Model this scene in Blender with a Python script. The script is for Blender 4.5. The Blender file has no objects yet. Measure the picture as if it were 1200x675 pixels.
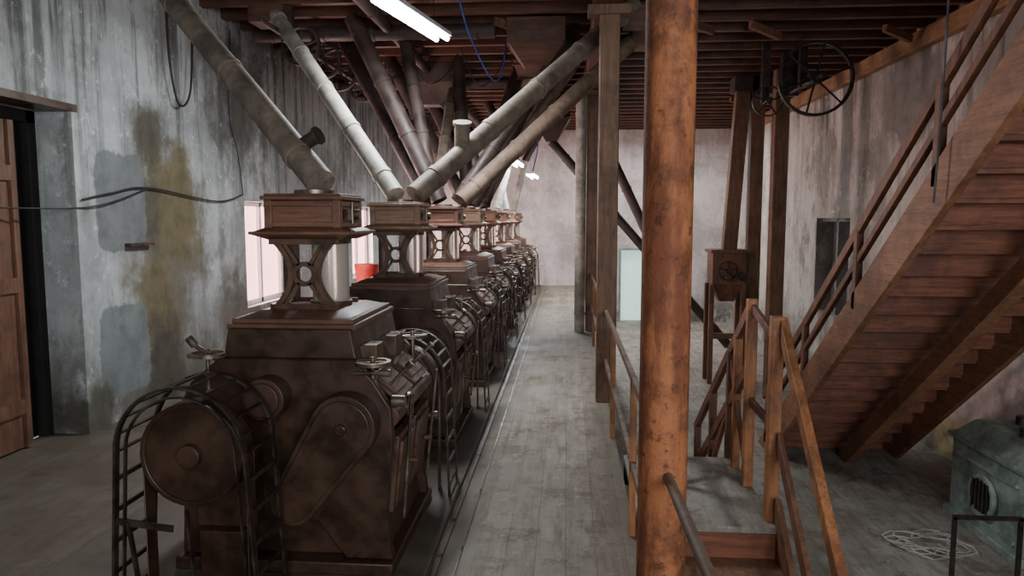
import bpy, bmesh, math, random
from mathutils import Vector, Matrix
random.seed(4)
S=bpy.context.scene
PI=math.pi
# ------------------------------------------------------------ materials
def newmat(name):
    m=bpy.data.materials.new(name); m.use_nodes=True
    nt=m.node_tree; b=nt.nodes['Principled BSDF']
    return m,nt,b
def L(nt,a,b): nt.links.new(a,b)
def mixc(nt,fac,a,b,mode='MIX'):
    n=nt.nodes.new('ShaderNodeMix'); n.data_type='RGBA'; n.blend_type=mode
    for i,v in ((0,fac),(6,a),(7,b)):
        if hasattr(v,'links'): L(nt,v,n.inputs[i])
        elif i==0: n.inputs[0].default_value=v
        else: n.inputs[i].default_value=(v[0],v[1],v[2],1)
    return n.outputs[2]
def mr(nt,val,a,b,c=0,d=1):
    n=nt.nodes.new('ShaderNodeMapRange'); n.interpolation_type='SMOOTHSTEP'
    L(nt,val,n.inputs[0])
    for i,v in enumerate((a,b,c,d)): n.inputs[i+1].default_value=v
    return n.outputs[0]
def mth(nt,op,a,b=0.0):
    n=nt.nodes.new('ShaderNodeMath'); n.operation=op
    for i,v in ((0,a),(1,b)):
        if hasattr(v,'links'): L(nt,v,n.inputs[i])
        else: n.inputs[i].default_value=v
    return n.outputs[0]
def coords(nt,scale=(1,1,1),world=True,rot=(0,0,0)):
    if world: src=nt.nodes.new('ShaderNodeNewGeometry').outputs['Position']
    else: src=nt.nodes.new('ShaderNodeTexCoord').outputs['Object']
    mp=nt.nodes.new('ShaderNodeMapping'); mp.inputs['Scale'].default_value=scale
    mp.inputs['Rotation'].default_value=rot
    L(nt,src,mp.inputs[0]); return mp.outputs[0]
def noise(nt,vec,scale,detail=5,rough=.6):
    n=nt.nodes.new('ShaderNodeTexNoise'); n.inputs['Scale'].default_value=scale
    n.inputs['Detail'].default_value=detail; n.inputs['Roughness'].default_value=rough
    L(nt,vec,n.inputs['Vector']); return n.outputs[0]
def bump(nt,b,h,st=.3,dist=.01):
    n=nt.nodes.new('ShaderNodeBump'); n.inputs['Strength'].default_value=st
    n.inputs['Distance'].default_value=dist
    L(nt,h,n.inputs['Height']); L(nt,n.outputs[0],b.inputs['Normal'])
def simple(name,c1,c2,rough=.6,metal=0,scale=6,stretch=(1,1,1),lo=.35,hi=.65,bs=.25,world=False,rvar=.15,dirt=0,dist=.006):
    m,nt,b=newmat(name)
    v=coords(nt,stretch,world); n=noise(nt,v,scale,6,.65)
    c=mixc(nt,mr(nt,n,lo,hi),c1,c2)
    if dirt:
        d=noise(nt,coords(nt),2.6,7,.7); c=mixc(nt,mr(nt,d,.46,.64,0,dirt),c,tuple(x*.3 for x in c1))
        d2=noise(nt,coords(nt),14,6,.75); c=mixc(nt,mr(nt,d2,.54,.66,0,dirt),c,tuple(x*.35 for x in c1))
        n=mth(nt,'ADD',n,d2)
    L(nt,c,b.inputs['Base Color'])
    L(nt,mr(nt,n,.3,.7,rough-rvar,min(1,rough+rvar)),b.inputs['Roughness'])
    b.inputs['Metallic'].default_value=metal
    bump(nt,b,n,bs,dist); return m
def woodmat(name,c1,c2,axis='z',scale=5,rough=.6,world=True,dirt=.6):
    st={'x':(.12,1.6,1.6),'y':(1.6,.12,1.6),'z':(1.6,1.6,.12)}[axis]
    m,nt,b=newmat(name)
    v=coords(nt,st,world); n=noise(nt,v,scale*2.5,7,.7); n2=noise(nt,coords(nt,(1,1,1),world),2.2,5,.7)
    c=mixc(nt,mr(nt,n,.3,.7),c1,c2); c=mixc(nt,mr(nt,n2,.42,.66,0,dirt),c,tuple(x*.38 for x in c1))
    g=noise(nt,coords(nt,st,world),scale*9,4,.6); c=mixc(nt,mr(nt,g,.53,.66,0,.6),c,tuple(x*.45 for x in c1))
    L(nt,c,b.inputs['Base Color']); b.inputs['Roughness'].default_value=rough
    bump(nt,b,n,.35,.006); return m
def emis(name,c,s):
    m,nt,b=newmat(name); b.inputs['Base Color'].default_value=(*c,1)
    b.inputs['Emission Color'].default_value=(*c,1); b.inputs['Emission Strength'].default_value=s
    return m
def plaster(name,base,dark,patches,zt=4.5,streak=.8,zb=0.0,grime=.7,slo=.46,shi=.64):
    m,nt,b=newmat(name)
    pos=coords(nt); nf=noise(nt,pos,5,8,.65); nl=noise(nt,pos,.8,6,.65)
    st=noise(nt,coords(nt,(2.2,2.2,.14)),2.4,7,.7)
    sep=nt.nodes.new('ShaderNodeSeparateXYZ'); L(nt,pos,sep.inputs[0])
    h=mr(nt,sep.outputs[2],.9,zt,0.2,1.0)
    c=mixc(nt,mr(nt,nl,.4,.62),base,tuple(x*.62 for x in base))
    c=mixc(nt,mr(nt,nf,.52,.70,0,.5),c,tuple(x*.5 for x in base))
    nm=noise(nt,coords(nt,(1,1,.6)),1.6,8,.74)
    c=mixc(nt,mr(nt,nm,.51,.63,0,grime),c,(.15,.14,.115))
    sm=mth(nt,'MULTIPLY',mr(nt,st,slo,shi,0,1),h); sm=mth(nt,'MULTIPLY',sm,streak)
    c=mixc(nt,sm,c,dark)
    wt=noise(nt,coords(nt,(1,1,1)),7,8,.78)
    c=mixc(nt,mr(nt,wt,.57,.63,0,.6),c,tuple(min(.8,x*1.35) for x in base))
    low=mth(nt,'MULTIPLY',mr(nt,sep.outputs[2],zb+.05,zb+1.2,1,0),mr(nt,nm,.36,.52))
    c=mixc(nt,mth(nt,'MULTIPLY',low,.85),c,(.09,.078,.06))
    for (px,py,pz,rx,ry,rz,col,k,st_) in patches:
        s=nt.nodes.new('ShaderNodeVectorMath'); s.operation='SUBTRACT'; L(nt,pos,s.inputs[0]); s.inputs[1].default_value=(px,py,pz)
        q=nt.nodes.new('ShaderNodeVectorMath'); q.operation='MULTIPLY'; L(nt,s.outputs[0],q.inputs[0]); q.inputs[1].default_value=(rx,ry,rz)
        n3=noise(nt,pos,2.2 if k>1 else 4,7,.66)
        if k<.8:
            ab=nt.nodes.new('ShaderNodeVectorMath'); ab.operation='ABSOLUTE'; L(nt,q.outputs[0],ab.inputs[0])
            sp=nt.nodes.new('ShaderNodeSeparateXYZ'); L(nt,ab.outputs[0],sp.inputs[0])
            ln=mth(nt,'POWER',mth(nt,'ADD',mth(nt,'POWER',sp.outputs[1],5),mth(nt,'POWER',sp.outputs[2],5)),.2)
        else:
            l_=nt.nodes.new('ShaderNodeVectorMath'); l_.operation='LENGTH'; L(nt,q.outputs[0],l_.inputs[0]); ln=l_.outputs[1]
        d=mth(nt,'ADD',ln,mth(nt,'MULTIPLY',mth(nt,'SUBTRACT',n3,.5),k))
        c=mixc(nt,mr(nt,d,st_,1.0,.9,0),c,mixc(nt,mr(nt,nf,.4,.65),col,tuple(x*.72 for x in col)))
    L(nt,c,b.inputs['Base Color']); b.inputs['Roughness'].default_value=.9
    bump(nt,b,mth(nt,'ADD',nf,mth(nt,'MULTIPLY',nl,2)),.5,.02); return m
def floormat(name,c1,c2,plank=True,rough=.75):
    m,nt,b=newmat(name)
    pos=coords(nt); n=noise(nt,pos,1.1,8,.72); n2=noise(nt,coords(nt,(3,.4,1)),4,8,.75); n3=noise(nt,pos,30,4,.7)
    c=mixc(nt,mr(nt,n,.40,.60),c1,c2); c=mixc(nt,mr(nt,n2,.42,.66,0,.7),c,(c1[0]*.62,c1[1]*.51,c1[2]*.40))
    n4=noise(nt,pos,3.2,7,.78); c=mixc(nt,mr(nt,n4,.51,.62,0,.65),c,(c1[0]*.48,c1[1]*.38,c1[2]*.28))
    n5=noise(nt,pos,9,7,.8); c=mixc(nt,mr(nt,n5,.56,.64,0,.55),c,tuple(min(1,x*1.35) for x in c2))
    c=mixc(nt,mr(nt,n3,.6,.75,0,.3),c,tuple(min(1,x*1.5) for x in c2))
    if plank:
        br=nt.nodes.new('ShaderNodeTexBrick'); L(nt,coords(nt,(1,1,1),True,(0,0,PI/2)),br.inputs[0])
        br.inputs['Scale'].default_value=1; br.inputs['Brick Width'].default_value=3.2; br.inputs['Row Height'].default_value=.17
        br.inputs['Mortar Size'].default_value=.0035; br.inputs['Mortar Smooth'].default_value=.5
        br.inputs['Color1'].default_value=(1,1,1,1); br.inputs['Color2'].default_value=(.78,.75,.70,1); br.inputs['Mortar'].default_value=(.42,.37,.31,1)
        c=mixc(nt,.75,c,br.outputs[0],'MULTIPLY')
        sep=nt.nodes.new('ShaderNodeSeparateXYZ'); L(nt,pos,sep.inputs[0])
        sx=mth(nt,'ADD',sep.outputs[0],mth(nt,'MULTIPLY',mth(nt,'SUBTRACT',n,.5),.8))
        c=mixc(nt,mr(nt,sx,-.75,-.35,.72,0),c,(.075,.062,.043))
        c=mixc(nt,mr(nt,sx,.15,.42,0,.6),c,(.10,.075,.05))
    L(nt,c,b.inputs['Base Color']); L(nt,mr(nt,n,.3,.7,rough-.25,rough+.1),b.inputs['Roughness'])
    bump(nt,b,n3,.2,.004); return m

OL=(.165,.135,.07)
CEM=(.17,.185,.19)
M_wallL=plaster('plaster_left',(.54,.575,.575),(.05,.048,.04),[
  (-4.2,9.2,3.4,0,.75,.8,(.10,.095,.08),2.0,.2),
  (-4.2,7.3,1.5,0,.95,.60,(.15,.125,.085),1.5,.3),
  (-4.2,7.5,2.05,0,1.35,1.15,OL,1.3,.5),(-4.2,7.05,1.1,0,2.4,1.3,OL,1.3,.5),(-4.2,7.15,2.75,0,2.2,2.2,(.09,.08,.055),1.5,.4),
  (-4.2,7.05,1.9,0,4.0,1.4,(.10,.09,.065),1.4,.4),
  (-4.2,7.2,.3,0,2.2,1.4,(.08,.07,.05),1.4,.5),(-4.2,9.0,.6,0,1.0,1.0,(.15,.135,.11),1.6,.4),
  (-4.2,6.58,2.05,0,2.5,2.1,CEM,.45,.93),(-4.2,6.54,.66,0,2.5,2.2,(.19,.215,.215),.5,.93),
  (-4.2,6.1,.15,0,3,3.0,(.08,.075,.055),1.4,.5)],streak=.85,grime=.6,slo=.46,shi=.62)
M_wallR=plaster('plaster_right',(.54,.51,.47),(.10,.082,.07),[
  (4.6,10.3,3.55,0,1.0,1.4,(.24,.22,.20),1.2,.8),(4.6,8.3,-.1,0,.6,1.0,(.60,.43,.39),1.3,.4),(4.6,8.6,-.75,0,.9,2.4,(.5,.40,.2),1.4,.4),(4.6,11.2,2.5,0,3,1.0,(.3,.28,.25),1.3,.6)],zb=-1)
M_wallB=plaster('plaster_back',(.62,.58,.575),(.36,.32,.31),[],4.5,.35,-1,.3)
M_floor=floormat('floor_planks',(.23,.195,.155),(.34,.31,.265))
M_floorL=floormat('floor_concrete_lower',(.23,.21,.18),(.35,.335,.30),False)
M_slab=simple('machine_slab',(.06,.048,.036),(.12,.10,.075),.7,0,3,world=True)
M_ceil=woodmat('ceiling_boards',(.11,.048,.030),(.19,.085,.052),'y')
M_joist=woodmat('joist_wood',(.085,.035,.022),(.16,.068,.042),'x')
M_beamO=woodmat('orange_beam',(.28,.145,.07),(.44,.25,.12),'y')
M_postO=simple('post_rusty_iron',(.17,.050,.021),(.35,.125,.048),.62,.05,7,(1,1,.22),.42,.58,.8,True,.12,.8,.012)
M_postB=woodmat('post_brown_wood',(.14,.07,.04),(.25,.135,.078),'z')
M_stair=woodmat('stair_wood',(.22,.094,.047),(.37,.178,.094),'y')
M_stairD=woodmat('stair_wood_under',(.14,.045,.024),(.27,.095,.052),'x')
M_railO=woodmat('rail_orange_wood',(.28,.105,.04),(.45,.19,.075),'z',dirt=.8)
M_railB=woodmat('rail_brown_wood',(.13,.052,.028),(.24,.105,.057),'z')
M_iron=simple('cast_iron_brown',(.024,.0125,.0075),(.058,.028,.016),.40,.1,4,bs=.15)
M_iron2=simple('iron_panel',(.05,.026,.017),(.11,.06,.038),.38,.15,6,bs=.12)
M_steel=simple('worn_steel',(.10,.072,.052),(.23,.18,.14),.36,.7,8)
M_black=simple('black_bar',(.020,.013,.010),(.055,.037,.028),.45,.3,10)
M_hopD=woodmat('hopper_dark_wood',(.12,.052,.031),(.21,.10,.06),'x',4,.42,False)
M_hopL=woodmat('hopper_tan_wood',(.22,.125,.08),(.36,.225,.145),'x',4,.45,False)
M_hopR=woodmat('hopper_red_wood',(.095,.033,.023),(.16,.062,.042),'x',4,.42,False)
M_top=woodmat('top_plate_wood',(.10,.046,.030),(.18,.092,.062),'x',4,.4,False)
M_pipe=simple('pipe_grey_brown_paint',(.16,.127,.097),(.27,.222,.175),.5,.15,5,dirt=.5)
M_pipe2=simple('pipe_light_grey',(.27,.25,.21),(.42,.40,.345),.45,.15,5,dirt=.5)
M_pipeB=simple('pipe_brown',(.15,.10,.07),(.26,.18,.133),.5,.1,5,dirt=.5)
M_spout=simple('spout_dark',(.030,.019,.016),(.07,.045,.038),.6,.05,4)
M_teal=simple('pipe_teal',(.16,.22,.21),(.28,.34,.32),.5,.1,5)
M_tube=emis('fluorescent_tube',(.9,.95,1.0),34)
M_white=simple('white_enamel',(.6,.6,.6),(.75,.75,.75),.4)
M_win=emis('window_daylight_pink',(1.0,.50,.48),4.5)
M_door=emis('door_daylight_green',(.60,.82,.74),.9)
M_red=simple('red_cloth',(.35,.02,.02),(.6,.05,.04),.8)
M_blue=simple('blue_cable',(.02,.06,.3),(.03,.1,.45),.5)
M_wire=simple('black_wire',(.012,.012,.012),(.03,.03,.03),.6)
M_cable=simple('white_cable',(.3,.3,.28),(.5,.5,.46),.6)
M_dark=simple('dark_interior',(.01,.009,.008),(.02,.018,.016),.9)
M_doorw=woodmat('door_wood',(.12,.055,.032),(.21,.105,.065),'z')
M_cab=simple('cabinet_green_grey',(.19,.235,.205),(.37,.43,.375),.5,.1,4,dirt=.5)
M_grey=simple('niche_grey',(.16,.165,.16),(.26,.265,.26),.8,0,4,world=True)
m,nt,b=newmat('glass_dusty'); b.inputs['Base Color'].default_value=(.50,.44,.38,1); b.inputs['Roughness'].default_value=.2
b.inputs['Transmission Weight'].default_value=.35; M_glass=m

# ------------------------------------------------------------ builder
class B:
    def __init__(s): s.bm=bmesh.new()
    def box(s,c,sz,rot=None):
        M=Matrix.Translation(c)
        if rot is not None: M=M@rot
        M=M@Matrix.Diagonal((sz[0],sz[1],sz[2],1))
        bmesh.ops.create_cube(s.bm,size=1,matrix=M); return s
    def bx(s,x0,x1,y0,y1,z0,z1): return s.box(((x0+x1)/2,(y0+y1)/2,(z0+z1)/2),(abs(x1-x0),abs(y1-y0),abs(z1-z0)))
    def cyl(s,p,q,r,r2=None,seg=20,caps=True):
        p=Vector(p);q=Vector(q);d=q-p
        R=d.to_track_quat('Z','Y').to_matrix().to_4x4()
        bmesh.ops.create_cone(s.bm,cap_ends=caps,segments=seg,radius1=r,radius2=r if r2 is None else r2,depth=d.length,matrix=Matrix.Translation((p+q)/2)@R); return s
    def frus(s,c,a,b_,h):
        v=[]
        for (w,d),z in ((a,c[2]),(b_,c[2]+h)):
            for sx,sy in ((-1,-1),(1,-1),(1,1),(-1,1)): v.append(s.bm.verts.new((c[0]+sx*w/2,c[1]+sy*d/2,z)))
        f=s.bm.faces.new
        f(v[3::-1]);f(v[4:8])
        for i in range(4): f((v[i],v[(i+1)%4],v[4+(i+1)%4],v[4+i]))
        return s
    def beam(s,p,q,w,h,up=(0,0,1)):
        p=Vector(p);q=Vector(q);t=(q-p).normalized();u=Vector(up)
        x=t.cross(u).normalized(); z=x.cross(t)
        R=Matrix((x,t,z)).transposed().to_4x4()
        return s.box((p+q)/2,(w,(q-p).length,h),R)
    def prism(s,poly,a,b_,axis='y'):
        n=len(poly)
        def P(u,v,t): return {'y':(u,t,v),'x':(t,u,v),'z':(u,v,t)}[axis]
        v0=[s.bm.verts.new(P(u,v,a)) for u,v in poly]; v1=[s.bm.verts.new(P(u,v,b_)) for u,v in poly]
        s.bm.faces.new(v0); s.bm.faces.new(v1[::-1])
        for i in range(n): s.bm.faces.new((v0[i],v1[i],v1[(i+1)%n],v0[(i+1)%n]))
        return s
    def sweep(s,pts,w,h,up=(0,0,1),closed=False,round_=0):
        pts=[Vector(p) for p in pts]; n=len(pts); rings=[]; up=Vector(up)
        prof=[(-w/2,-h/2),(w/2,-h/2),(w/2,h/2),(-w/2,h/2)] if not round_ else [(w*math.cos(2*PI*i/round_),w*math.sin(2*PI*i/round_)) for i in range(round_)]
        for i,p in enumerate(pts):
            a=pts[(i-1)%n] if (closed or i>0) else p; c=pts[(i+1)%n] if (closed or i<n-1) else p
            t=(c-a).normalized(); x=t.cross(up)
            if x.length<1e-3: x=t.cross(Vector((1,0,0)))
            x.normalize(); y=x.cross(t)
            rings.append([s.bm.verts.new(p+x*u+y*v) for u,v in prof])
        m=len(prof)
        for i in range(n if closed else n-1):
            A=rings[i];C=rings[(i+1)%n]
            for j in range(m): s.bm.faces.new((A[j],A[(j+1)%m],C[(j+1)%m],C[j]))
        if not closed: s.bm.faces.new(rings[0][::-1]); s.bm.faces.new(rings[-1])
        return s
    def ring(s,c,r,w,h,axis='y',seg=32,round_=0):
        pts=[]
        for i in range(seg):
            a=2*PI*i/seg;u,v=r*math.cos(a),r*math.sin(a)
            pts.append({'y':(c[0]+u,c[1],c[2]+v),'z':(c[0]+u,c[1]+v,c[2]),'x':(c[0],c[1]+u,c[2]+v)}[axis])
        return s.sweep(pts,w,h,{'y':(0,1,0),'z':(0,0,1),'x':(1,0,0)}[axis],True,round_)
    def wheel(s,c,r,rim,axis='y',spokes=6,depth=.05,sp=.02):
        s.ring(c,r,rim,depth,axis)
        ax=Vector({'y':(0,1,0),'z':(0,0,1),'x':(1,0,0)}[axis]); c=Vector(c)
        s.cyl(c-ax*depth,c+ax*depth,r*.16)
        for i in range(spokes):
            a=2*PI*i/spokes+.3;u,v=r*math.cos(a),r*math.sin(a)
            d=Vector({'y':(u,0,v),'z':(u,v,0),'x':(0,u,v)}[axis]); s.cyl(c,c+d,sp,sp*.8,8)
        return s
    def mesh(s,name,mat):
        bmesh.ops.recalc_face_normals(s.bm,faces=s.bm.faces)
        me=bpy.data.meshes.new(name); s.bm.to_mesh(me); s.bm.free()
        me.materials.append(mat)
        for p in me.polygons: p.use_smooth=True
        me.set_sharp_from_angle(angle=math.radians(35)); return me
    def ob(s,name,mat,parent=None,bev=0):
        return put(s.mesh(name,mat),name,parent,bev)
def put(me,name,parent=None,bev=0,mat=None):
    o=bpy.data.objects.new(name,me); S.collection.objects.link(o)
    if parent: o.parent=parent
    if bev:
        md=o.modifiers.new('bevel','BEVEL'); md.width=bev; md.segments=2; md.limit_method='ANGLE'
    return o
def empty(name,loc=(0,0,0)):
    e=bpy.data.objects.new(name,None); e.location=loc; e.empty_display_size=.2; S.collection.objects.link(e); return e

# ------------------------------------------------------------ room shell
YB=20.6; Y0=-3.0; XL=-4.2; XR=4.6; ZC=4.5
b=B(); b.bx(XL-.4,.42,Y0,YB,-1,0); b.ob('floor',M_floor)
b=B(); b.bx(.42,XR,Y0,YB,-1.2,-1); b.ob('floor_lower',M_floorL)
WY=(9.2,13.9,18.4)
YD=5.95
b=B()
ops=[(4.3,YD,0,2.8)]+[(y,y+1.5,.72,2.12) for y in WY]
y=Y0
for (a,c,z0,z1) in ops:
    b.bx(XL-.4,XL,y,a,0,ZC)
    if z0>0: b.bx(XL-.4,XL,a,c,0,z0)
    b.bx(XL-.4,XL,a,c,z1,ZC); y=c
b.bx(XL-.4,XL,y,YB,0,ZC); b.ob('wall_left',M_wallL)
b=B(); 
ya,yb_,za,zb=12.3,13.9,.2,1.9
b.bx(XR,XR+.4,Y0,ya,-1,ZC).bx(XR,XR+.4,yb_,YB,-1,ZC).bx(XR,XR+.4,ya,yb_,-1,za).bx(XR,XR+.4,ya,yb_,zb,ZC); b.ob('wall_right',M_wallR)
b=B(); b.bx(XR+.3,XR+.38,ya,yb_,za,zb); b.bx(XR+.1,XR+.3,ya,ya+.06,za,zb).bx(XR+.1,XR+.3,ya,yb_,zb-.06,zb).bx(XR+.1,XR+.3,13.08,13.14,za,zb); b.ob('window_4',M_grey)
b=B(); dx0,dx1=1.5,2.1
b.bx(XL-.4,dx0,YB,YB+.3,-1,ZC).bx(dx1,XR+.4,YB,YB+.3,-1,ZC).bx(dx0,dx1,YB,YB+.3,1.0,ZC); b.ob('wall_back',M_wallB)
b=B(); b.bx(dx0,dx1,YB+.2,YB+.24,-1,1); b.ob('door_2',M_door)
b=B(); b.bx(dx0-.06,dx0,YB-.03,YB+.05,-1,1.06).bx(dx1,dx1+.06,YB-.03,YB+.05,-1,1.06).bx(dx0,dx1,YB-.03,YB+.05,1.0,1.06); b.ob('trim_1',M_teal)
b=B(); b.bx(XL-.4,-3,Y0-.3,Y0,-1,ZC).bx(4,XR+.4,Y0-.3,Y0,-1,ZC).bx(-3,4,Y0-.3,Y0,-1,1).bx(-3,4,Y0-.3,Y0,3.8,ZC); b.ob('wall_front',M_wallB)
for i,yy in enumerate(WY):
    e=empty('window_%d'%(i+1))
    b=B(); b.bx(XL-.2,XL-.18,yy,yy+1.5,.72,2.12); b.ob('curtain_pane',M_win,e)
    b=B(); 
    for t in (0,.72,1.44): b.bx(XL-.17,XL-.12,yy+t,yy+t+.06,.72,2.12)
    b.bx(XL-.17,XL-.12,yy,yy+1.5,.72,.78).bx(XL-.17,XL-.12,yy,yy+1.5,2.06,2.12); b.ob('frame',M_white,e)
e=empty('door_1')
b=B(); b.bx(XL-1.2,XL-.42,4.2,6.4,0,3).ob('dark_passage',M_dark,e)  # solid block; darkness of the room beyond is painted as near-black colour
b=B(); b.bx(XL-.32,XL-.26,4.7,5.58,.02,2.68)
for z in (.3,1.3,2.2): b.bx(XL-.26,XL-.235,4.8,5.52,z,z+.12)
b.bx(XL-.26,XL-.235,5.52,5.58,.02,2.68)
b.ob('leaf',M_doorw,e)
b=B(); b.bx(XL-.40,XL-.33,YD-.1,YD,0,2.8).bx(XL-.40,XL-.33,4.3,YD,2.70,2.8); b.ob('frame',M_dark,e)
b=B(); b.bx(XL-.26,XL+.02,4.3,YD+.05,2.80,2.86); b.ob('trim_2',M_iron2)
b=B(); hx0,hx1,hy0,hy1=2.4,4.1,1.2,4.2
b.bx(XL-.4,hx0,Y0,YB,ZC,ZC+.1).bx(hx1,XR+.4,Y0,YB,ZC,ZC+.1).bx(hx0,hx1,Y0,hy0,ZC,ZC+.1).bx(hx0,hx1,hy1,YB,ZC,ZC+.1); b.ob('ceiling',M_ceil)
b=B(); yy=Y0+.3
while yy<YB-.1:
    if hy0-.1<yy<hy1+.1: b.bx(XL,hx0,yy,yy+.09,ZC-.2,ZC)
    else: b.bx(XL,XR,yy,yy+.09,ZC-.2,ZC)
    yy+=.52
b.ob('ceiling_joists',M_joist)
b=B(); b.bx(.25,.53,Y0,YB,ZC-.5,ZC-.2); b.ob('ceiling_girder',M_joist,bev=.01)
b=B(); b.bx(XR-.14,XR,Y0,YB,ZC-.42,ZC-.2); b.ob('wall_plate_beam',M_beamO,bev=.01)
b=B()
for x,y_,l in ((2.2,9.3,.7),(1.3,9.0,.6),(3.9,9.6,.6),(1.4,11,.8),(-.9,8.9,.6),(1.9,14.5,.7),(3.2,15,.5)):
    b.beam((x,y_,ZC-.25),(x+.45,y_+.5*l,ZC-.32),.06,.09)
b.ob('ceiling_braces',M_postB)

b=B(); b.bx(-2.75,-.74,2.95,20.3,0,.03); b.ob('machine_plinth',M_slab,bev=.006)
b=B(); b.bx(-.72,-.69,1.0,20.3,0,.014).bx(-.60,-.59,1.0,20.3,0,.008); b.ob('floor_edge_rail',M_iron2)

# ------------------------------------------------------------ roller mill parts
def hull_two(c1,r1,c2,r2,seg=24):
    pts=[]
    for c,r in ((c1,r1),(c2,r2)):
        for i in range(seg): a=2*PI*i/seg; pts.append((c[0]+r*math.cos(a),c[1]+r*math.sin(a)))
    pts=sorted(set(pts))
    def half(P):
        h=[]
        for p in P:
            while len(h)>1 and (h[-1][0]-h[-2][0])*(p[1]-h[-2][1])-(h[-1][1]-h[-2][1])*(p[0]-h[-2][0])<=1e-9: h.pop()
            h.append(p)
        return h
    return half(pts)[:-1]+half(pts[::-1])[:-1]
def part_body():
    b=B()
    b.bx(-.62,.56,-.55,.55,.03,.10)
    poly=[(-.55,.10),(.50,.10),(.47,.30),(.50,.70),(.52,.86),(.44,1.02),(.36,1.16),(.33,1.32),(-.33,1.32),(-.36,1.16),(-.5,1.0),(-.58,.82),(-.55,.6),(-.5,.3)]
    b.prism(poly,-.45,.45)
    for y0 in (-.5,.44):
        b.prism([(-.6,.1),(-.35,.1),(-.2,.3),(.15,.3),(.3,.1),(.55,.1),(.52,.35),(.56,.75),(.55,.92),(.46,1.06),(.36,1.17),(-.36,1.17),(-.52,1.04),(-.62,.85),(-.58,.5)],y0,y0+.06)
    b.frus((0,0,1.20),(.68,.86),(.64,.82),.1)
    return b.mesh('body',M_iron)
def part_top():
    b=B(); b.bx(-.35,.35,-.42,.42,1.31,1.34).bx(-.33,.33,-.40,.40,1.34,1.365); b.frus((0,0,1.365),(.60,.74),(.46,.52),.03)
    return b.mesh('top_plate',M_top)
def part_panels():
    b=B()
    for y0,y1 in ((-.40,-.02),(.02,.40)):
        b.prism([(.49,.32),(.53,.32),(.57,.74),(.52,.74)],y0,y1)
        b.prism([(.53,.36),(.545,.36),(.585,.70),(.565,.70)],y0+.04,y1-.04)
        b.cyl((.58,(y0+y1)/2,.55),(.63,(y0+y1)/2,.55),.016)
    R=Matrix.Rotation(math.radians(40),4,'Y')
    for y0 in (-.21,.21):
        b.box((.49,y0,.99),(.2,.36,.02),R); b.box((.495,y0,1.0),(.13,.28,.025),R)
    b.cyl((.53,-.46,.86),(.53,.46,.86),.055)
    b.cyl((-.56,-.46,.86),(-.56,.46,.86),.06)
    b.bx(.34,.44,-.34,-.2,1.08,1.22).bx(.34,.44,.1,.28,1.08,1.2)
    return b.mesh('panels',M_iron2)
def part_endgear():
    b=B()
    P=hull_two((.33,.84),.17,(.06,.44),.12); b.prism(P,-.62,-.5)
    P=hull_two((.33,.84),.145,(.06,.44),.095); b.prism(P,-.635,-.62)
    b.cyl((.33,-.66,.84),(.33,-.62,.84),.03)
    b.cyl((-.08,-.62,.98),(-.08,-.5,.98),.11,seg=28); b.cyl((-.08,-.64,.98),(-.08,-.62,.98),.09)
    b.cyl((-.3,-.95,.80),(-.3,-.45,.80),.035)
    b.bx(-.46,-.14,-.60,-.48,.3,.72); b.bx(-.42,-.18,-.66,-.5,.03,.3)
    P=hull_two((-.33,.86),.17,(-.06,.44),.12); b.prism(P,.5,.62)
    b.cyl((.33,.45,.80),(.33,.92,.80),.035)
    return b.mesh('gear_cover',M_iron)
def part_pulley():
    b=B()
    for (x,y0) in ((-.3,-.86),(.33,.72)):
        b.cyl((x,y0-.06,.79),(x,y0+.06,.79),.25,seg=40); b.ring((x,y0-.06,.79),.238,.024,.024)
        b.cyl((x,y0-.1,.79),(x,y0-.06,.79),.055)
        for sg in (-1,1): b.bx(x+sg*.252-.004,x+sg*.252+.004,y0-.045,y0+.045,.03,.79)
    return b.mesh('pulley',M_iron)
def hoop(b,x,y,r,zc,splay,w=.035,t=.012):
    pts=[(x-r-splay,y,.03)]
    for i in range(0,25):
        a=PI-PI*i/24; pts.append((x+r*math.cos(a),y,zc+r*math.sin(a)))
    pts.append((x+r+splay,y,.03)); b.sweep(pts,t,w,(0,1,0))
def part_guard():
    b=B()
    for (x,ya,yb_,sp) in ((-.3,-1.02,-.70,.05),(.36,.58,.90,.03)):
        r=.305 if x<0 else .285
        hoop(b,x,ya,r,.83,sp); hoop(b,x,yb_,r,.83,sp)
        if x<0: hoop(b,x,ya,r-.045,.83,sp,.02,.008)
        for i in range(0,12):
            a=PI*i/11
            b.beam((x+r*math.cos(a),ya,.83+r*math.sin(a)),(x+r*math.cos(a),yb_,.83+r*math.sin(a)),.02,.008)
        for k in range(5):
            z=.1+.15*k; s_=sp*(1-z/.83)
            for sg in (1,-1): b.beam((x+sg*(r+s_),ya,z),(x+sg*(r+s_),yb_,z),.01,.022)
        if x<0:
            b.beam((x-r-.02,ya,.50),(x-.05,ya,.47),.012,.03); b.beam((x-r+.04,ya,.5),(x-r+.1,ya,.03),.012,.025,(0,1,0))
            b.beam((x+.02,ya,.83-.27),(x+.06,ya,.03),.012,.025,(0,1,0))
    return b.mesh('belt_guard',M_black)
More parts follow.
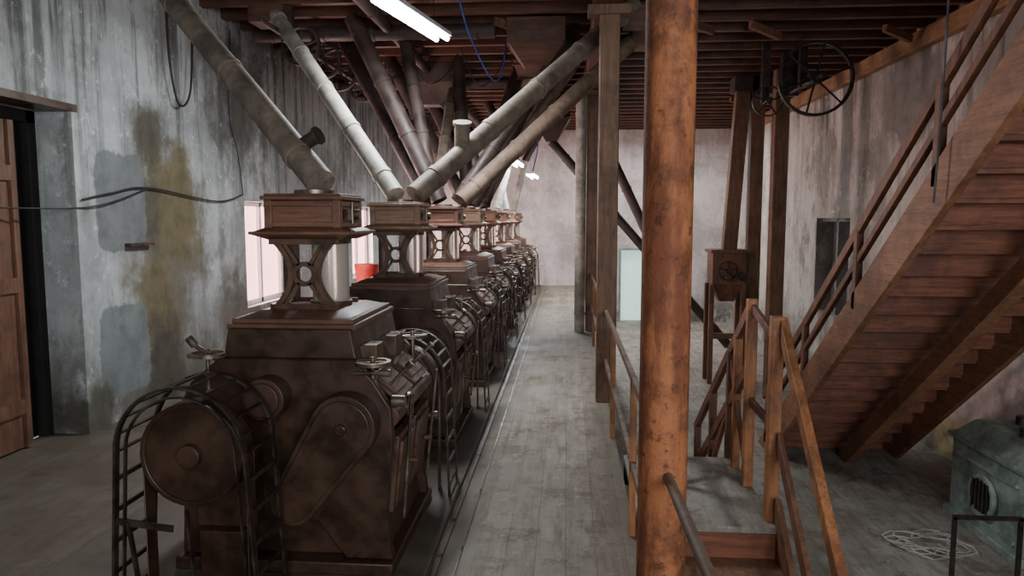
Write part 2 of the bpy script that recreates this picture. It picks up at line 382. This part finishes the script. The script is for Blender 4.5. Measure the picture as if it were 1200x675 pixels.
def part_hand():
    b=B()
    def hw(x,y,z,r,zb): 
        b.wheel((x,y,z),r,.02,'z',4,.018,.008); b.cyl((x,y,zb),(x,y,z+.03),.012)
    hw(-.42,-.5,1.19,.09,.9); hw(.45,-.46,1.15,.085,.95); hw(.47,.42,1.15,.085,.95); hw(-.42,.45,1.19,.09,.9)
    b.cyl((.36,-.5,1.10),(.52,-.52,1.11),.011); b.cyl((.5,-.52,1.11),(.56,-.525,1.11),.02)
    for y in (-.3,0,.3):
        b.cyl((.50,y,1.0),(.60,y,1.1),.009); b.cyl((.595,y,1.095),(.62,y,1.12),.018)
    b.cyl((-.36,-.47,1.14),(-.46,-.58,1.26),.012); b.cyl((-.45,-.57,1.25),(-.47,-.59,1.29),.022)
    b.cyl((.565,-.3,.25),(.62,-.3,.95),.01); b.cyl((.565,.34,.25),(.64,.34,.95),.01)
    b.cyl((.55,-.46,.95),(.62,-.46,.95),.03); b.cyl((.55,.46,.62),(.62,.46,.62),.03)
    b.wheel((.585,-.2,.86),.07,.014,'x',4,.014,.007)
    return b.mesh('hand_wheels',M_steel)
def part_bracket():
    b=B()
    for y in (-.19,):
        for sg in (-1,1):
            pts=[]
            for i in range(17):
                t=i/16; z=1.41+.36*t; pts.append((sg*(.072+.085*abs(2*t-1)**2),y,z))
            b.sweep(pts,.03,.05,(0,1,0))
        b.ring((0,y,1.59),.056,.026,.03); b.bx(-.19,.19,y-.03,y+.02,1.395,1.425).bx(-.19,.19,y-.03,y+.02,1.755,1.785)
        b.beam((-.03,y,1.64),(-.11,y,1.76),.02,.03,(0,1,0)); b.beam((.03,y,1.64),(.11,y,1.76),.02,.03,(0,1,0))
        b.beam((-.03,y,1.54),(-.11,y,1.42),.02,.03,(0,1,0)); b.beam((.03,y,1.54),(.11,y,1.42),.02,.03,(0,1,0))
    b.bx(-.2,-.17,.0,.19,1.40,1.78)
    b.bx(-.19,.19,.17,.19,1.395,1.42)
    return b.mesh('neck_bracket',M_iron2)
def part_glass():
    b=B(); b.cyl((.085,.0,1.40),(.085,.0,1.78),.105,seg=28)
    return b.mesh('sight_glass',M_glass)
def part_glassrings():
    b=B(); b.ring((.085,.0,1.41),.11,.02,.03,'z'); b.ring((.085,.0,1.77),.11,.02,.03,'z')
    return b.mesh('glass_collars',M_iron2)
def part_hopper():
    b=B()
    b.frus((0,0,1.78),(.40,.40),(.54,.54),.03); b.bx(-.28,.28,-.28,.28,1.81,1.828); b.frus((0,0,1.828),(.52,.52),(.42,.42),.022)
    b.bx(-.20,.20,-.20,.20,1.845,2.0)
    for sx in (-1,1):
        for sy in (-1,1): b.bx(sx*.17,sx*.215,sy*.17,sy*.215,1.845,2.0)
    for s_ in (-1,1):
        b.bx(-.17,.17,s_*.2,s_*.213,1.85,1.88).bx(-.17,.17,s_*.2,s_*.213,1.965,1.995)
        b.bx(s_*.2,s_*.213,-.17,.17,1.85,1.88).bx(s_*.2,s_*.213,-.17,.17,1.965,1.995)
    b.bx(-.23,.23,-.23,.23,2.0,2.022).bx(-.215,.215,-.215,.215,2.022,2.035)
    return b.mesh('feed_hopper',M_hopD)
def part_lever():
    b=B(); b.cyl((.2,-.05,1.92),(.28,-.05,1.92),.03); b.bx(.21,.25,-.12,.02,1.89,1.95); b.cyl((.25,-.1,1.87),(.25,-.1,1.99),.01)
    b.ring((0,0,2.045),.10,.03,.03,'z')
    return b.mesh('hopper_lever',M_steel)
parts=[(part_body(),.008),(part_top(),.004),(part_panels(),.004),(part_endgear(),.006),(part_pulley(),.004),(part_guard(),0),(part_hand(),0),(part_bracket(),0),(part_glass(),0),(part_glassrings(),0),(part_hopper(),.004),(part_lever(),0)]
MX=-1.46; MY=[4.12+2.15*i for i in range(8)]
hopm=[M_hopD,M_hopL,M_hopR,M_hopL,M_hopL,M_hopD,M_hopL,M_hopD]
for i,yy in enumerate(MY):
    e=empty('roller_mill',(MX,yy,0))
    for me,bv in parts:
        o=put(me,me.name,e,bv)
        if me.name.startswith(('feed_hopper',)):
            o.material_slots[0].link='OBJECT'; o.material_slots[0].material=hopm[i]

# ------------------------------------------------------------ pipes
ZP=4.29
def pipe(name,p,q,r,mat,collars=3):
    e=empty(name); b=B(); p=Vector(p);q=Vector(q)
    b.cyl(p,q,r,seg=24); d=(q-p).normalized()
    for k in range(collars):
        c=p+(q-p)*(.08+.84*k/max(1,collars-1)); b.cyl(c-d*.025,c+d*.025,r*1.10,seg=24)
    b.ob('tube',mat,e); return e
HZ=2.10
e=pipe('grain_pipe',(-1.42,4.12,HZ),(-3.82,6.17,ZP),.085,M_pipe,4)
b=B(); b.cyl((-1.60,4.30,2.33),(-1.49,4.27,2.385),.042,seg=20); b.cyl((-1.49,4.27,2.385),(-1.475,4.266,2.392),.055,seg=20); b.ob('side_stub',M_spout,e)
pipe('grain_pipe',(-1.50,6.27,HZ),(-3.40,8.32,ZP),.082,M_pipe2,5)
pipe('grain_pipe',(-1.34,6.32,HZ),(.72,8.5,ZP),.095,M_pipe,5)
pipe('grain_pipe',(-1.24,8.40,HZ),(.92,9.8,ZP),.10,M_pipeB,5)
pipe('grain_pipe',(-1.30,8.5,HZ),(.1,9.4,ZP),.08,M_spout,5)
b=B(); b.cyl((-.98,6.72,2.52),(-.96,6.62,2.74),.07,seg=20); b.cyl((-.96,6.62,2.74),(-.958,6.61,2.765),.085,seg=20); b.ob('pipe_stub_branch',M_pipe)
pipe('grain_spout',(-1.5,8.45,HZ),(-2.6,8.8,ZP),.10,M_spout,4)
pipe('grain_spout',(-1.62,8.5,HZ),(-3.0,9.7,ZP),.095,M_spout,4)
pipe('grain_spout',(-1.58,8.52,HZ+.05),(-2.1,9.3,ZP),.08,M_spout,4)
pipe('grain_spout',(-1.5,10.6,HZ),(-2.7,11.0,ZP),.10,M_spout,4)
pipe('grain_spout',(-1.40,10.6,HZ),(-.7,11.3,ZP),.10,M_spout,4)
pipe('grain_spout',(-1.46,10.65,HZ),(-1.7,11.2,ZP),.10,M_spout,4)
pipe('grain_spout',(-1.38,10.6,HZ),(-.2,10.9,ZP),.09,M_spout,4)
pipe('grain_spout',(-1.45,12.7,HZ),(-2.6,13,ZP),.11,M_spout,4)
pipe('grain_spout',(-1.5,12.75,HZ),(-.4,13.2,ZP),.09,M_pipe,4)
pipe('grain_spout',(-1.45,12.7,HZ),(-1.0,12.9,ZP),.09,M_spout,4)
for i in (4,5,6,7):
    pipe('grain_pipe',(-1.45,MY[i],HZ),(-1.45+(.3 if i%2 else -.3),MY[i]+.2,3.4),.085,M_teal if i%2==0 else M_pipe2,3)
    pipe('grain_spout',(-1.45+(.3 if i%2 else -.3),MY[i]+.2,3.4),(-2.2+.5*(i-4),MY[i]+.6,ZP),.09,M_spout,3)
pipe('grain_spout',(-1.55,8.6,2.2),(-1.9,12.2,ZP),.07,M_pipe,4)
pipe('grain_spout',(-1.3,10.7,2.2),(.1,11.0,4.2),.08,M_pipeB,4)
pipe('drain_pipe',(.20,12.1,0),(.20,12.1,3.9),.085,M_pipe2,4)
pipe('diagonal_spout',(-.35,15,3.45),(3.3,15,-.7),.09,M_spout,4)
pipe('diagonal_spout',(.5,14,3.7),(1.7,14,1.2),.09,M_spout,3)
pipe('ceiling_conveyor_pipe',(-3.9,9.0,4.16),(-.9,9.0,4.16),.09,M_spout,5)
pipe('ceiling_conveyor_pipe',(-3.9,12.4,4.16),(-.8,12.4,4.16),.09,M_spout,5)
pipe('ceiling_conveyor_pipe',(-2.2,7.2,4.2),(-2.2,19.5,4.2),.07,M_spout,7)
b=B(); b.frus((-.35,15,3.45),(.22,.22),(.75,.6),.45); b.bx(-.73,.03,14.7,15.3,3.9,4.29); b.ob('ceiling_feed_box',M_spout)
b=B(); b.frus((-.4,9.2,3.75),(.3,.3),(.65,.6),.25); b.bx(-.75,-.05,8.9,9.5,4.0,4.29); b.ob('ceiling_feed_box',M_joist)
b=B(); b.frus((-2.2,11.8,3.7),(.3,.3),(.9,.9),.3); b.bx(-2.65,-1.75,11.35,12.25,4.0,4.29); b.ob('ceiling_feed_box',M_spout)
b=B(); b.bx(-.75,-.3,9.8,14.2,3.98,4.28); 
for y_ in (10,11,12,13,14): b.bx(-.78,-.27,y_,y_+.06,3.96,4.29)
b.ob('ceiling_conveyor_trough',M_joist)
b=B(); b.bx(.62,.95,8.5,8.9,4.1,4.29).bx(.8,1.1,9.6,10.0,4.1,4.29).bx(-3.6,-3.2,8.15,8.5,4.1,4.29); b.ob('spout_outlet_box',M_joist)
e=empty('line_shaft'); b=B(); b.cyl((-3.2,7.5,3.95),(-3.2,20,3.95),.03)
for y_,r in ((8.7,.22),(9.5,.22),(10.1,.28),(11.4,.22),(12.8,.28),(14.5,.28),(16,.25)): b.wheel((-3.2,y_,3.95),r,.03,'y',5,.08,.015)
for y_ in (8.3,10.8,13.5,17): b.bx(-3.26,-3.14,y_-.04,y_+.04,3.9,4.3)
b.ob('shaft_and_wheels',M_spout,e)

# ------------------------------------------------------------ lamps
def lamp(p,q,z,en,name='fluorescent_lamp'):
    e=empty(name); p=Vector((p[0],p[1],z)); q=Vector((q[0],q[1],z)); d=(q-p).normalized(); sd=Vector((-d.y,d.x,0))
    b=B(); b.beam(p,q,.22,.04); b.ob('housing',M_white,e)
    b=B()
    for s_ in (-.06,.06): b.cyl(p+sd*s_+Vector((0,0,-.045)),q+sd*s_+Vector((0,0,-.045)),.024,seg=12)
    b.ob('tubes',M_tube,e)
    b=B()
    for t in (.15,.85):
        c=p+(q-p)*t; b.cyl(c,(c.x,c.y,ZC-.2),.004,seg=6)
    b.ob('suspension',M_wire,e)
    l=bpy.data.lights.new('lamp_light','AREA'); l.shape='RECTANGLE'; l.size=(q-p).length; l.size_y=.2; l.energy=en; l.color=(.93,.97,1)
    o=bpy.data.objects.new('lamp_light',l); o.location=(p+q)/2-Vector((0,0,.08)); o.rotation_euler=(0,0,math.atan2(d.y,d.x)); S.collection.objects.link(o); o.parent=e
lamp((-1.66,6.45),(-1.36,7.9),3.85,165)
lamp((-1.05,13.6),(-1.0,15.0),3.0,80)
lamp((-.85,16.2),(-.8,17.6),2.9,80)
def cable(name,pts,r,mat):
    P=[Vector(p) for p in pts]; out=[]
    for i in range(len(P)-1):
        a=P[max(0,i-1)];b0=P[i];c=P[i+1];d=P[min(len(P)-1,i+2)]
        for k in range(8):
            t=k/8; out.append(.5*((2*b0)+(c-a)*t+(2*a-5*b0+4*c-d)*t*t+(3*b0-a-3*c+d)*t**3))
    out.append(P[-1]); B().sweep(out,r,r,(0.01,.02,1),False,6).ob(name,mat)
cable('blue_cable',[(-1.2,8,4.29),(-1.1,8.3,3.9),(-.95,9,3.6),(-.85,9.3,3.7),(-.82,9.7,4.2)],.010,M_blue)
cable('blue_cable',[(-1.0,14.2,4.29),(-.9,14.3,3.7),(-1.0,14.3,3.05)],.014,M_blue)
cable('blue_cable',[(-.8,16.8,4.29),(-.7,16.9,3.6),(-.83,16.9,2.95)],.014,M_blue)
cable('wall_cable',[(XL+.02,6.0,2.06),(XL+.03,6.4,2.13),(XL+.03,7.0,2.20),(XL+.03,8.4,2.1),(XL+.03,9.1,2.2)],.009,M_wire)
cable('wall_cable',[(XL-.2,5.2,1.98),(XL+.03,6.1,2.0),(XL+.03,7.0,2.20)],.007,M_wire)
cable('wall_cable',[(XL+.03,9.1,2.2),(XL+.03,9.0,2.7),(XL+.03,8.8,3.2),(XL+.03,8.9,4.2)],.007,M_wire)
cable('hanging_cable',[(XL+.06,7.4,4.2),(XL+.08,7.4,3.5),(XL+.08,7.55,3.1),(XL+.08,7.8,3.3),(XL+.08,7.9,4.2)],.012,M_wire)
for k in range(4):
    x=-3.6+.7*k; cable('ceiling_wire',[(x,9.3+.3*k,4.25),(x+.3,9.7,3.8-.05*k),(x+.5,10.1,3.85),(x+.6,10.6,4.25)],.008,M_wire)
b=B(); b.bx(XL,XL+.06,6.6,7.0,1.63,1.66); b.ob('wall_bracket',M_iron2)
b=B(); bmesh.ops.create_icosphere(b.bm,subdivisions=3,radius=.2,matrix=Matrix.Translation((-3.3,11.7,.2))@Matrix.Diagonal((1,.9,1,1)))
for v in b.bm.verts: v.co+=Vector((math.sin(v.co.z*40)*.02,math.cos(v.co.x*35)*.02,0))
b.cyl((-3.3,11.7,.3),(-3.3,11.7,1.15),.12,.2); b.ob('red_sack',M_red)

# ------------------------------------------------------------ posts and aisle railing
b=B(); b.cyl((.365,2.72,0),(.365,2.72,ZC-.5),.092,seg=32); b.ob('support_post',M_postO)
for yy in (7.5,12.3,17):
    b=B(); b.bx(.30,.50,yy-.1,yy+.1,0,ZC-.6); b.bx(.18,.62,yy-.1,yy+.1,ZC-.6,ZC-.5); b.ob('support_post',M_postB,bev=.01)
e=empty('aisle_railing')
b=B()
for yy in (4.25,6.2,9.2,10.8): b.bx(.375,.415,yy-.02,yy+.02,0,.97)
b.ob('posts',M_railO,e)
b=B()
for z in (.95,.44): b.bx(.38,.41,2.84,7.4,z-.02,z+.02).bx(.38,.41,7.6,12.2,z-.02,z+.02).cyl((.41,-.5,z),(.375,2.63,z),.019)
b.bx(.37,.415,-.55,-.45,0,1); b.ob('rails',M_pipeB,e)

# ------------------------------------------------------------ landing + two little flights
e=empty('landing_steps')
b=B(); b.bx(.46,1.32,4.42,5.75,-.05,0); b.ob('landing_deck',M_floorL,e,.005)
b=B()
for k in range(4):
    z=-.2*(k+1); b.bx(.62,1.29,4.42-.26*(k+1),4.42-.26*k+.02,z-.04,z)
    b.bx(.62,1.29,5.75+.26*k-.02,5.75+.26*(k+1),z-.04,z)
b.ob('treads',M_postB,e,.004)
b=B()
for x in (.6,1.29):
    b.prism([(4.47,-.02),(3.2,-1.0),(3.5,-1.0),(4.47,-.27)],x,x+.04,'x'); b.prism([(5.7,-.02),(7.05,-1.0),(6.75,-1.0),(5.7,-.25)],x,x+.04,'x')
b.bx(.6,1.33,4.43,4.47,-.25,-.05).bx(.46,1.33,5.66,5.70,-.22,-.05).bx(1.29,1.33,4.47,5.7,-.22,-.05)
for x,yy in ((.64,4.5),(1.22,4.5),(.64,5.6),(1.22,5.6)): b.bx(x,x+.06,yy,yy+.06,-1,-.05)
for k in range(4): b.bx(.64,1.29,4.42-.26*k-.01,4.42-.26*k+.01,-.2*(k+1),-.2*k-.04) 
b.ob('stringers',M_stairD,e,.004)
b=B()
b.bx(1.25,1.325,4.5,4.575,-.25,1.30); b.bx(1.25,1.32,5.1,5.17,0,1.34); b.bx(1.26,1.32,5.5,5.56,-.1,1.02)
b.beam((1.32,4.55,1.27),(1.30,3.2,.0),.05,.085)
b.bx(1.27,1.33,3.2,3.27,-1,.05)
b.ob('newel_posts',M_railO,e,.006)
b=B()
b.beam((1.31,4.5,.55),(1.30,3.25,-.62),.03,.10); b.beam((1.31,4.5,.12),(1.30,3.4,-.93),.035,.16)
for x in (1.29,.78):
    for dz in (0,-.42): b.beam((x,5.15,1.30+dz),(x,7.2,-.18+dz),.04,.085)
    for yy in (5.75,6.4,7.1):
        z=1.3-.722*(yy-5.15); b.bx(x-.03,x+.03,yy-.03,yy+.03,max(-1,z-1.35),z)
    b.beam((x,5.2,.10),(x,5.75,.80),.03,.06); b.beam((x,6.4,-.3),(x,5.75,.45),.03,.06)
b.beam((1.29,4.55,1.15),(1.29,5.13,1.28),.03,.06); b.beam((1.29,4.55,.6),(1.29,5.13,.62),.03,.06)
b.bx(.76,.81,5.1,5.16,0,1.32); b.ob('rails',M_railB,e,.004)

# ------------------------------------------------------------ big flight up
e=empty('wooden_staircase'); k=.77
def zU(y): return 1.93-k*(y-5.63)
def zL(y): return 1.9-k*(y-5.14)
XS0,XS1=2.48,3.98
yt=2.0
for nm,x,w in (('stringer_left',XS0,.06),('stringer_right',XS1,.06)):
    b=B(); b.prism([(yt,zU(yt)),(5.63+2.93/k,-1.0),(5.14+2.9/k,-1.0),(yt,zL(yt))],x,x+w,'x'); b.ob(nm,M_stair,e,.005)
b=B()
y=5.63+2.9/k-.1; z=-1.0+.19
while z<zU(yt)-.05:
    yc=y-.19/k
    b.bx(XS0+.06,XS1,yc-.02,yc+.27,z-.035,z); b.bx(XS0+.06,XS1,yc+.20,yc+.225,z-.19,z-.03)
    y=yc; z+=.19
b.ob('treads',M_stairD,e)
b=B(); b.prism([(yt,zL(yt)+.05),(5.14+2.9/k,-.96),(5.0+2.8/k,-.98),(yt,zL(yt)-.10)],3.30,3.42,'x'); b.ob('carriage_beam',M_stair,e,.005)
b=B()
for x in (XS0+.03,XS1+.03):
    for dz,h in ((.54,.09),(.26,.06)): b.beam((x,yt,zU(yt)+dz),(x,9.3,zU(9.3)+dz),.045,h)
    for yy in (2.6,3.9,5.2,6.5,7.8,9.1): b.bx(x-.03,x+.03,yy-.035,yy+.035,zU(yy)-.15,zU(yy)+.54)
b.ob('railing',M_railB,e,.004)
cable('hanging_rod',[(2.42,5.0,4.29),(2.42,5.0,3.4),(2.42,5.02,2.5),(2.42,5.05,2.0)],.008,M_wire)

# ------------------------------------------------------------ bucket elevators + pulleys
e=empty('bucket_elevator')
b=B(); b.beam((2.98,13,4.1),(2.82,13,1.35),.24,.2,(0,1,0)); b.bx(3.12,3.34,12.9,13.1,-1,4.05); b.bx(3.32,3.55,12.2,12.42,-1,4.29)
b.ob('trunks',M_postB,e,.01)
b=B(); b.bx(2.8,3.2,12.8,13.2,4.05,4.29).bx(3.1,3.5,12.8,13.2,4.0,4.29); b.ob('heads',M_spout,e)
b=B(); b.bx(2.5,3.05,12.75,13.25,.75,1.32).bx(2.46,3.08,12.7,13.3,1.3,1.36).frus((2.78,13,.45),(.25,.25),(.52,.46),.3)
b.bx(2.46,2.54,12.75,12.83,-1,.75).bx(3.0,3.08,12.75,12.83,-1,.75).bx(2.46,2.54,13.17,13.25,-1,.75).bx(3.0,3.08,13.17,13.25,-1,.75).bx(2.5,3.05,12.77,12.81,-.2,-.1)
b.ob('sifter_box',M_railB,e,.006)
b=B(); b.wheel((2.75,12.68,1.0),.16,.02,'y',5,.04,.01); b.cyl((2.75,12.6,1.0),(2.75,12.8,1.0),.03); b.cyl((3.0,12.7,.9),(3.0,12.64,.9),.07); b.ob('boot_wheel',M_black,e)
e=empty('drive_pulley'); b=B(); b.wheel((3.22,10,3.72),.47,.035,'y',6,.07,.016); b.wheel((2.72,10.4,3.5),.2,.02,'y',5,.05,.012)
b.cyl((3.22,9.7,3.72),(3.22,11.5,3.72),.03)
b.bx(3.17,3.27,10.5,10.6,3.7,4.3).bx(2.67,2.77,10.5,10.6,3.5,4.3); b.cyl((2.72,10.3,3.5),(2.72,10.6,3.5),.02); b.bx(3.1,3.34,11.1,11.2,3.68,4.3); b.ob('spoked_wheels',M_black,e)
# ------------------------------------------------------------ cabinet, stand, cable coil
e=empty('metal_cabinet')
b=B(); b.bx(3.78,4.5,6.1,7.25,-.95,-.2); b.frus((4.14,6.675,-.2),(.78,1.2),(.5,.8),.2); b.bx(3.74,4.54,6.06,7.29,-.22,-.17); b.bx(3.74,4.54,6.06,7.29,-1,-.92)
b.ob('housing',M_cab,e,.01)
b=B(); b.cyl((3.74,6.65,-.6),(3.79,6.65,-.6),.17,seg=28); b.ring((3.74,6.65,-.6),.18,.03,.03,'x')
b.bx(3.755,3.79,6.2,7.15,-.86,-.83).bx(3.755,3.79,6.2,7.15,-.36,-.33); b.ob('porthole',M_cab,e)
b=B()
for i in range(5): b.bx(3.72,3.76,6.52+.06*i,6.54+.06*i,-.74,-.46)
b.cyl((4.0,6.5,0),(4.0,6.5,.08),.05); b.cyl((4.2,6.9,0),(4.2,6.9,.08),.05); b.ob('grille',M_black,e)
b=B(); b.bx(3.12,3.15,5.9,5.93,-1,-.5).bx(3.12,3.66,5.9,5.93,-.52,-.49).bx(3.63,3.66,5.9,5.93,-1,-.5); b.ob('metal_stand',M_black)
pts=[]
for i in range(90):
    a=i*.35; r=.2+.09*math.sin(i*.83); pts.append((3.2+r*1.2*math.cos(a)+.05*math.sin(i*.2),6.45+r*math.sin(a),-.985+.03*abs(math.sin(i*.37))))
b=B(); b.sweep(pts,.006,.006,(0.01,0,1),False,6); b.ob('cable_coil',M_cable)

# ------------------------------------------------------------ lights
def area(name,loc,rot,sx,sy,en,col):
    l=bpy.data.lights.new(name,'AREA'); l.shape='RECTANGLE'; l.size=sx; l.size_y=sy; l.energy=en; l.color=col
    o=bpy.data.objects.new(name,l); o.location=loc; o.rotation_euler=rot; S.collection.objects.link(o)
area('window_light_front',(1.8,Y0-.1,2.5),(PI/2,0,math.radians(22)),4.2,2.4,350,(.95,.98,1.0))
for yy in WY: area('window_light',(XL-.1,yy+.75,1.42),(0,-PI/2,0),1.2,1.3,160,(1,.72,.68))
area('window_light_hall',(1.8,18.2,4.0),(0,0,0),3.5,2,200,(1,.95,.93))  # added fill under the ceiling; brightens the back wall
w=bpy.data.worlds.new('World'); S.world=w; w.use_nodes=True
w.node_tree.nodes['Background'].inputs[0].default_value=(.75,.8,.84,1); w.node_tree.nodes['Background'].inputs[1].default_value=.6

# ------------------------------------------------------------ camera
cam=bpy.data.cameras.new('camera'); cam.lens=25.5; cam.sensor_width=36; cam.clip_start=.05
co=bpy.data.objects.new('camera',cam); co.location=(0,0,1.9)
co.rotation_euler=(math.radians(90-5.5),0,math.radians(4.4)); S.collection.objects.link(co); S.camera=co
